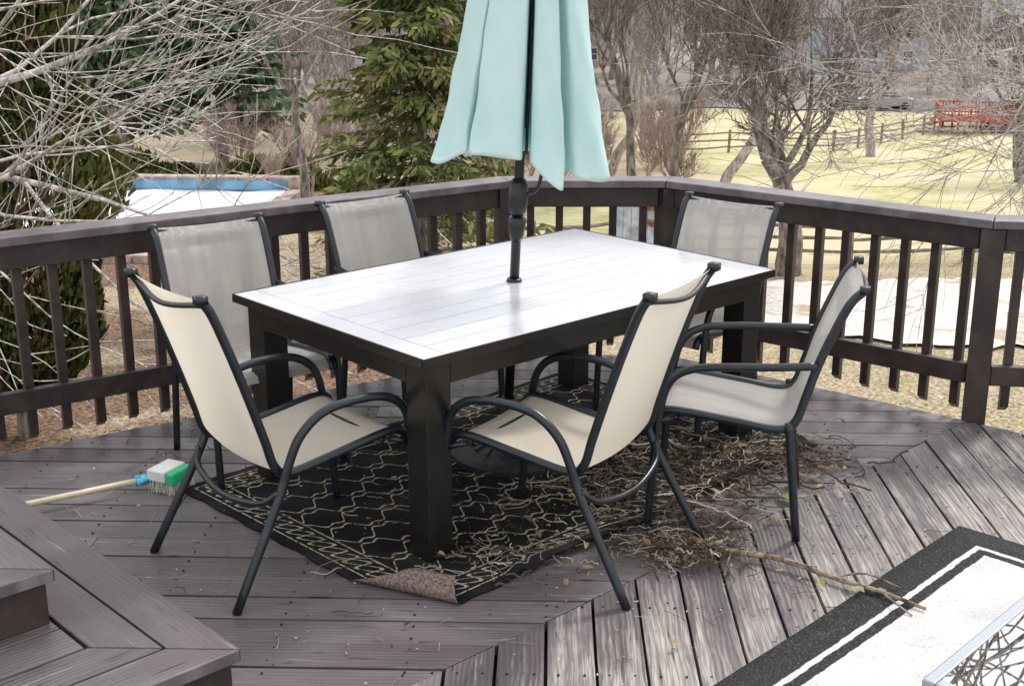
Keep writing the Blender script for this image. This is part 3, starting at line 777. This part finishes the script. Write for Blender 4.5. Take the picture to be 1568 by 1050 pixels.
SP=evergreen('spruce_mesh',10.5,2.3,320,95,M_spruce,3,base=1.2,size=.23,droop=-.30,wid=.32)
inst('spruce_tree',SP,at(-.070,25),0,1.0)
PN=evergreen('pine_mesh',12,3.4,220,80,M_pine,4,base=1.6,size=.46,droop=-.05,trunk=.22,wid=.36)
inst('pine_tree',PN,at(-.30,52),1,1.0); inst('pine_tree',PN,at(-.225,55),2,1.05); inst('pine_tree',PN,at(-.375,58),3,1.1)
inst('pine_tree',PN,at(-.02,75),3,1.0)
def arbor(name,h,rad,N,seed):
    random.seed(seed); b=MB(); b.tube([(0,0,-.3),(0,0,h*.8)],[.13,.03],7,1,cap=False)
    lobes=[(U(0,6.28),U(.2,1)*h,U(.15,.3)*rad) for _ in range(26)]
    for k in range(N):
        t=R(); z=.35+t*(h-.35); prof_=min(1,(t/.10)**.6)*(1-.35*max(0,t-.4)/.6)*(1 if t<.9 else (1-t)/.1)
        a=U(0,6.28); bump=sum(am*math.exp(-((z-lz)/.55)**2-((math.atan2(math.sin(a-la),math.cos(a-la)))/.45)**2) for la,lz,am in lobes)
        r=(rad*prof_*.85+bump)*(U(.5,1.0)**.5)
        q=Vector((math.cos(a)*r,math.sin(a)*r,z)); ax=Vector((math.cos(a)*.4+random.gauss(0,.25),math.sin(a)*.4+random.gauss(0,.25),1+random.gauss(0,.35))).normalized()
        s=U(.06,.15); sd_=ax.cross(Vector((random.gauss(0,1),random.gauss(0,1),random.gauss(0,1)))).normalized()*s*.22
        i=len(b.v); b.v+=[tuple(q-sd_*.6),tuple(q+ax*s*.5-sd_),tuple(q+ax*s),tuple(q+ax*s*.5+sd_),tuple(q+sd_*.6)]
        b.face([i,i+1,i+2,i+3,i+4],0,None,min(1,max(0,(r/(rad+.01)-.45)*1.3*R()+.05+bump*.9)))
    return b.mesh(name,[M_arb,M_bark])
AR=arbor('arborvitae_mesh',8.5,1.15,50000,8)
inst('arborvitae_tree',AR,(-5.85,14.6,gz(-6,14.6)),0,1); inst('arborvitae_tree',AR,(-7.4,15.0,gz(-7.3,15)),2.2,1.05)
random.seed(9); hb=MB()
for k in range(9000):
    x=U(-22,-5);y=46+random.gauss(0,.6);z=gz(x,y)+U(0,1.1)*(.7+.4*math.sin(x*1.3)+.2*math.sin(x*3.1)); s=U(.12,.3)
    ax=Vector((random.gauss(0,.5),random.gauss(0,.5),1)).normalized(); sd_=ax.cross(Vector((random.gauss(0,1),random.gauss(0,1),random.gauss(0,1)))).normalized()*s*.4
    q=Vector((x,y,z)); i=len(hb.v); hb.v+=[tuple(q-sd_),tuple(q+ax*s),tuple(q+sd_)]; hb.face([i,i+1,i+2],0,None,R())
hb.obj('hedge',[M_arb])
def grassclump(name,loc,N,h,mat,seed):
    random.seed(seed); b=MB()
    for k in range(N):
        a=U(0,6.28); d=Vector((math.cos(a),math.sin(a),0))*U(.05,.5); r=.012; p=Vector((U(-.15,.15),U(-.15,.15),0))
        hh=h*U(.6,1); b.tube([p,p+d*.4*hh+Vector((0,0,hh*.6)),p+d*hh+Vector((0,0,hh))],[r,r*.7,.002],3,cap=False,rnd=.6+.4*R())
    return b.obj(name,[mat],loc=loc)
grassclump('ornamental_grass',at(-.187,43.5),260,1.4,M_twigs,4)
# ---------------------------------------------------------------- pool
pe=empty('swimming_pool',(-13.0,36.5,-5.33),math.radians(-4))
M_cover=simple('white_pool_cover',(.68,.72,.77),.6,.12,.8); M_pblue=simple('pool_blue_wall',(.14,.30,.44),.5,.35,1.5); M_cop=simple('stone_coping',(.40,.31,.27),.8,.35,3)
b=MB(); nx=44; ny=30
for j in range(ny+1):
    for i in range(nx+1):
        x=-5.5+11*i/nx; y=-4.5+9*j/ny; ed=min(5.5-abs(x),4.5-abs(y)); b.v.append((x,y,.30-.10*min(1,ed/1.5)+.02*math.sin(x*3+y)+.02*math.sin(y*4-x*2)))
for j in range(ny):
    for i in range(nx): a=j*(nx+1)+i; b.face([a,a+1,a+nx+2,a+nx+1])
b.obj('cover',[M_cover],True,parent=pe)
b=MB()
for s in (-1,1):
    for k in range(12): b.box((-5.3+k*.97,s*4.85,(.72 if s>0 else .32)/2+U(-.01,.01)),(.94,.45,.72 if s>0 else .32))
    for k in range(9): b.box((s*5.75,-4.2+k*1.03,.17+U(-.01,.01)),(.45,1.0,.34))
b.obj('coping',[M_cop],parent=pe,bevel=.03)
b=MB(); b.box((0,4.57,.46),(11,.06,.30)); b.obj('blue_liner',[M_pblue],parent=pe)
# ---------------------------------------------------------------- split rail fences
def fence(name,pts,h=1.05,step=2.4):
    b=MB()
    for p,q in zip(pts,pts[1:]):
        p=Vector(p);q=Vector(q);L=(q-p).length;n=max(1,int(L/step)); prev=None
        for i in range(n+1):
            c=p.lerp(q,i/n); z=gz(c.x,c.y); b.tube([(c.x,c.y,z-.2),(c.x+U(-.05,.05),c.y,z+h*U(.95,1.08))],.07,6)
            if prev:
                for hh in (.28,.58,.88): b.tube([(prev.x,prev.y,gz(prev.x,prev.y)+hh*h+U(-.05,.05)),((prev.x+c.x)/2,(prev.y+c.y)/2,(gz(prev.x,prev.y)+z)/2+hh*h+U(-.06,.03)),(c.x,c.y,z+hh*h+U(-.05,.05))],[.04,.05,.035],5)
            prev=c
    return b.obj(name,[M_fence])
fence('split_rail_fence',[(5.6,31),(11,30.5),(20,29.5)])
fence('split_rail_fence',[(7.5,60),(16,64),(25,75),(40,80)])
fence('split_rail_fence',[(-2,27.8),(3,31),(5.6,31)])
# ---------------------------------------------------------------- garden shed with wreath
sz=at(.106,23.0); se=empty('garden_shed',sz,math.radians(-12)); se.scale=(1.12,1.1,1.06)
b=MB(); 
for i in range(7): b.box((-.39+.13*i,-.40,1.15),(.124,.02,2.3))
b.box((0,0,1.15),(.88,.76,2.26)); b.obj('walls',[simple('weathered_blue_grey_boards',(.42,.46,.50),.8,.3,6)],parent=se,bevel=.004)
b=MB(); b.box((0,-.05,2.36),(1.1,1.1,.06),M=Matrix.Translation((0,-.02,2.36))@Matrix.Rotation(-.2,4,'X')); b.obj('roof',[M_roof],parent=se)
b=MB(); 
for k in range(60):
    a=U(0,6.28); rr=.14+random.gauss(0,.02); b.tube([(.12+rr*math.cos(a),-.44,1.95+rr*math.sin(a)),(.12+rr*math.cos(a+.4),-.46+U(-.03,.03),1.95+(rr+U(-.03,.04))*math.sin(a+.4))],.02,4,R()<.25 and 1 or 0)
b.obj('wreath',[M_leaf,M_red],parent=se)
# ---------------------------------------------------------------- houses
def house(name,loc,rz,w,d,h,rh,mw,nwin=4,rows=2):
    e=empty(name,loc,math.radians(rz)); b=MB(); b.box((0,0,h/2-.5),(w,d,h+1))
    i=len(b.v); b.v+=[(-w/2,-d/2,h),(-w/2,d/2,h),(-w/2,0,h+rh-.1),(w/2,-d/2,h),(w/2,d/2,h),(w/2,0,h+rh-.1)]
    b.face([i,i+1,i+2]); b.face([i+3,i+5,i+4]); 
    for k in range(int(h/.35)): b.box((0,-d/2-.006,.2+k*.35),(w,.02,.03)); 
    b.obj('walls',[mw],parent=e)
    r=MB(); o=.45; sl=math.atan2(rh,d/2); ln=math.hypot(rh,d/2)+.5
    for s in (-1,1):
        r.box((0,0,0),(w+2*o,ln,.15),M=Matrix.Translation((0,s*(d/4+.08),h+rh/2-.02+.08))@Matrix.Rotation(-s*sl,4,'X'))
    r.box((w*.25,d*.1,h+rh),(.8,.8,1.6)); r.obj('roof',[M_roof],parent=e)
    g=MB();tr=MB()
    for j in range(rows):
        for i in range(nwin):
            x=-w/2+w*(i+.5)/nwin; z=1.5+j*2.7
            tr.box((x,-d/2-.03,z),(1.25,.06,1.55)); g.box((x,-d/2-.07,z),(1.0,.04,1.3)); tr.box((x,-d/2-.1,z),(1.0,.02,.06))
        for s in (-1,1):
            z=1.5+j*2.7
            for y in (-d/4,d/4): tr.box((s*(w/2+.03),y,z),(.06,1.25,1.55)); g.box((s*(w/2+.07),y,z),(.04,1.0,1.3))
    tr.box((w*.02,-d/2-.04,1.0),(1.1,.07,2.2),mat=0)
    tr.obj('window_trim',[M_trim],parent=e); g.obj('windows',[M_win],parent=e)
house('white_house',at(.462,78),-18,15,9,5.6,2.6,M_white)
house('blue_house',at(.25,150),5,16,10,5.8,3,M_blue)
house('tan_house',at(.02,160),-5,18,10,5.8,3,M_brick)
house('grey_house',at(-.13,160),10,17,10,5.8,3,M_blue)
house('white_house',at(-.33,165),0,16,10,5.8,3,M_white)
house('brick_house',at(.36,165),0,18,10,5.8,3,M_brick)
rx=at(.364,74); de=empty('red_deck',rx,math.radians(-12)); de.scale=(.9,.9,.85); b=MB(); b.box((0,0,1.0),(5.6,3.2,.15))
for i in range(6):
    for y in (-1.55,1.55): b.box((-2.75+i*1.1,y,.9),(.12,.12,2.0))
for y in (-1.55,1.55):
    b.box((0,y,1.95),(5.6,.14,.08)); b.box((0,y,1.25),(5.6,.06,.08))
    for k in range(28): b.box((-2.7+k*.2,y,1.6),(.05,.05,.7))
for x in (-2.75,2.75):
    b.box((x,0,1.95),(.14,3.2,.08))
    for k in range(15): b.box((x,-1.5+k*.21,1.6),(.05,.05,.7))
for k in range(4): b.box((-3.0-.28*k,0,.8-.22*k),(.3,1.4,.06))
b.obj('deck_structure',[M_red],parent=de)
b=MB(); 
b.tube([(0,0,.9),(0,0,1.2),(0,0,1.5),(0,0,1.7)],[.25,.55,.6,.2],14); b.tube([(.3,.3,0),(.2,.2,1)],.04,5); b.tube([(-.3,.3,0),(-.2,.2,1)],.04,5); b.tube([(0,-.4,0),(0,-.2,1)],.04,5)
b.obj('barbecue_grill',[M_black],True,loc=(rx[0]+1.6,rx[1]-2.6,gz(rx[0]+1.6,rx[1]-2.6)))
def car(loc,rz,mat):
    e=empty('parked_car',loc,math.radians(rz)); b=MB()
    side=[(-2.25,.35),(-2.3,.75),(-2.1,.95),(-1.3,1.02),(-.75,1.45),(.75,1.48),(1.45,1.05),(2.2,.92),(2.3,.6),(2.25,.35)]
    for s,y in ((0,-.88),(1,.88)):
        for x,z in side: b.v.append((x,y*(.82 if z>1.3 else 1),z))
    n=len(side); b.face(list(range(n))); b.face([n+i for i in reversed(range(n))])
    for i in range(n): j=(i+1)%n; b.face([i,n+i,n+j,j])
    b.obj('body',[mat],parent=e,bevel=.06)
    g=MB()
    for y in (-1,1): g.v+= [(-1.1,y*.885,1.04),(1.25,y*.885,1.06),(.65,y*.76,1.42),(-.68,y*.76,1.40)]
    g.face([0,1,2,3]); g.face([7,6,5,4]); g.obj('windows',[M_win],parent=e)
    w=MB()
    for x in (-1.4,1.45):
        for y in (-.8,.8): w.tube([(x,y-.11,.33),(x,y+.11,.33)],.33,16)
    w.obj('wheels',[M_black],parent=e)
M_carp=NT('silver_car_paint').bsdf((.30,.34,.40),.25,.5,.5,coat=.5)
car(at(.285,99.5),6,M_carp)
# ---------------------------------------------------------------- light, world, camera
to_sun=Vector((.50,.62,.80)).normalized()
el=math.asin(to_sun.z); az=math.atan2(to_sun.x,to_sun.y)
sl=bpy.data.lights.new('sun','SUN'); sl.energy=2.8; sl.angle=math.radians(9); sl.color=(1,.965,.91)
so=bpy.data.objects.new('sun',sl); scene.collection.objects.link(so); so.rotation_euler=to_sun.to_track_quat('Z','Y').to_euler()
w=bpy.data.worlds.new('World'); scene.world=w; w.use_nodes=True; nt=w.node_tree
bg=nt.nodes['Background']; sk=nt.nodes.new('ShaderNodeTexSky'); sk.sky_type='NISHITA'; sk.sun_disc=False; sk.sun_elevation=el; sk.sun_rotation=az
sk.dust_density=3
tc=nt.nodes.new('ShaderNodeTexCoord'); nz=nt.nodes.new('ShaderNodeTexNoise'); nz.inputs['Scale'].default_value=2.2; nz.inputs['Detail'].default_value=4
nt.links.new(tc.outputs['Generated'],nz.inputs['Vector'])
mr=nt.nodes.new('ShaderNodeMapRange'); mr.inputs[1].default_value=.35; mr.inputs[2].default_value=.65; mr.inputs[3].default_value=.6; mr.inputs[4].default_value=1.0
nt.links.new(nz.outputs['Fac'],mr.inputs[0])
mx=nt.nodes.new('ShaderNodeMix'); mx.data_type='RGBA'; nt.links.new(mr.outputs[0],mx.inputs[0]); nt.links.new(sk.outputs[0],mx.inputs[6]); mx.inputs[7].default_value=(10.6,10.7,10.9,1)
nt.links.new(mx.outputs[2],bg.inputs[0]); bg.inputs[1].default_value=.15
cam=bpy.data.cameras.new('camera'); co_=bpy.data.objects.new('camera',cam); scene.collection.objects.link(co_); scene.camera=co_
cam.lens=45.1; cam.sensor_width=36; cam.clip_end=3000; cam.clip_start=.05
co_.location=(0,0,H); co_.rotation_euler=(math.radians(73.5),0,0)
scene.view_settings.view_transform='Standard'; scene.view_settings.look='None'; scene.view_settings.exposure=0
print('polys',sum(len(m.polygons) for m in bpy.data.meshes))
